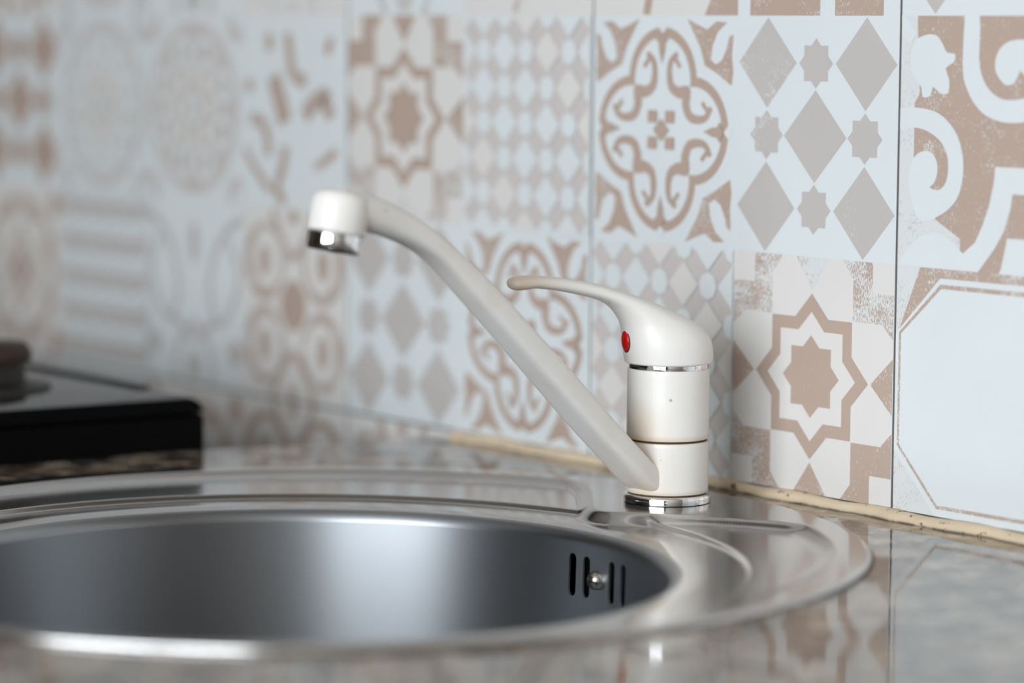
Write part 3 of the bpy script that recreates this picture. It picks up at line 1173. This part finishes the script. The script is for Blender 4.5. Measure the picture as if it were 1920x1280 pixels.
# lever with its cap
dL = rad(14)
hL = Vector((-sin(dL), -cos(dL), 0))
sL = Vector((cos(dL), -sin(dL), 0))
pairs = [(-20.5, 69.6, 20.5, 69.6, 41, 2), (-22.3, 70.2, 22.3, 70.2, 44.4, 2), (-22.7, 72.0, 22.8, 72.0, 45.2, 2), (-22.6, 76.5, 23.6, 75.5, 45.3, 2), (-21.2, 82, 24.2, 80, 44.6, 2), (-17.2, 87, 24.6, 84.5, 41.5, 2.05),
         (-10.5, 91.8, 25.6, 89.3, 36, 2.1), (-1, 96.3, 28.3, 94.2, 30.5, 2.15), (11.5, 101.6, 33, 99.2, 25, 2.2), (26, 106.6, 40, 102.8, 20.5, 2.3), (42, 111.2, 51.5, 105.8, 17.5, 2.4), (59, 114.2, 64.7, 108.3, 16, 2.5),
         (72.5, 115.6, 75, 109.4, 15.5, 2.5), (79, 115.8, 80, 108.9, 15.5, 2.5), (84.0, 115.6, 84.2, 108.6, 15, 2.4), (87.0, 114.6, 86.9, 109.4, 12, 2.3), (88.1, 113.2, 88.0, 110.8, 7, 2)]
zz0 = Z0 * 1000
v, f = loft([(a, b - zz0, c_, d - zz0, w, e_) for a, b, c_, d, w, e_ in pairs], hL, sL, 56, 5)
st = [0.55 * sstep(0.055, 0.088, Vector(p).dot(hL)) for p in v]
lever = mesh_obj('lever', v, f, M['enamel'], tap, vattr={'stain': st}, autosmooth=60)
dp = hL * 0.0241 + Vector((0, 0, tz(81.6)))
dn = (hL + Vector((0, 0, -0.06))).normalized()
qd = dn.to_track_quat('Z', 'Y')
v, f = lathe([(0.0054, -0.002), (0.0054, 0.0), (0.0050, 0.0007), (0.0036, 0.0012), (0.0018, 0.0014), (0.0001, 0.0015)], 32)
dot = mesh_obj('temperature_dot', [tuple(dp + qd @ Vector((p[0] * 0.80, p[1], p[2]))) for p in v], f, M['red'], lever, autosmooth=50)
dot['label'] = 'red oval temperature mark'
v, f = lathe([(0.0061, -0.003), (0.0061, 0.0001), (0.0054, 0.0002)], 32)
mesh_obj('dot_seat', [tuple(dp + qd @ Vector((p[0] * 0.80, p[1], p[2]))) for p in v], f, M['dark_brown'], lever)

# ------------------------------------------------------------------ cooker
CX1, CX0, CYB, CYF, CZT = -0.4125, -1.01, -0.149, -0.72, 0.0272
ck = empty('cooker', ((CX0 + CX1) / 2, (CYB + CYF) / 2, FLOOR), 'black freestanding cooker against the left end of the granite worktop', 'cooker')
cl = ck.location


def cbox(name, lo, hi, mat, bev, seg=3, parent=ck):
    return box(name, [lo[k] - cl[k] for k in range(3)], [hi[k] - cl[k] for k in range(3)], mat, parent, bev, seg)


cbox('body', (CX0 + 0.001, CYF, FLOOR), (CX1 - 0.001, CYB - 0.0005, CZT - 0.0105), M['cooker'], 0.003)
bm = box_bm((CX0, CYF - 0.01, CZT - 0.05), (CX1, CYB, CZT))
ed_ = [e_ for e_ in bm.edges if all(abs(v_.co.y - CYB) < 1e-6 and abs(v_.co.z - CZT) < 1e-6 for v_ in e_.verts)]
bmesh.ops.bevel(bm, geom=ed_, offset=0.013, segments=6, affect='EDGES', profile=0.5)
ed_ = [e_ for e_ in bm.edges if len(e_.link_faces) == 2 and e_.calc_face_angle() > 0.6]
bmesh.ops.bevel(bm, geom=ed_, offset=0.003, segments=2, affect='EDGES', profile=0.5)
bmesh.ops.bisect_plane(bm, geom=bm.verts[:] + bm.edges[:] + bm.faces[:], plane_co=(0, 0, CZT - 0.0095), plane_no=(0, 0, -1), clear_outer=True)
for v_ in bm.verts:
    v_.co -= cl
bm.normal_update()
for fc in bm.faces:
    fc.material_index = 0 if fc.normal.z > 0.6 else 1
from_bm('hob_top', bm, [M['hob'], M['cooker']], ck)
cbox('rear_strip', (CX0 + 0.045, CYB - 0.019, CZT - 0.002), (CX1 - 0.046, CYB - 0.011, CZT + 0.0018), M['cooker'], 0.001)
dr = cbox('oven_door', (CX0 + 0.012, CYF - 0.022, FLOOR + 0.16), (CX1 - 0.012, CYF - 0.001, CZT - 0.16), M['hob'], 0.004)
cbox('door_handle', (CX0 + 0.06, CYF - 0.055, CZT - 0.215), (CX1 - 0.06, CYF - 0.023, CZT - 0.2), M['chrome'], 0.004, parent=dr)
for k, (bx, by, rr) in enumerate(((-0.507, -0.243, 0.027), (-0.86, -0.27, 0.034), (-0.54, -0.56, 0.036), (-0.86, -0.56, 0.027))):
    v, f = lathe([(rr * 1.45, 0), (rr * 1.42, 0.003), (rr * 1.1, 0.004), (rr * 0.9, 0.006), (rr * 0.86, 0.016), (rr * 0.5, 0.017)], 40, cap1=True)
    bn = mesh_obj('burner', v, f, M['burner'], ck, autosmooth=40)
    bn.location = Vector((bx, by, CZT)) - cl
    v, f = lathe([(rr * 0.8, 0.0155), (rr * 1.0, 0.017), (rr * 1.03, 0.020), (rr * 1.0, 0.024), (rr * 0.9, 0.027), (rr * 0.5, 0.028)], 40, cap0=True, cap1=True)
    mesh_obj('burner_cap', v, f, M['rust'], bn, autosmooth=40)
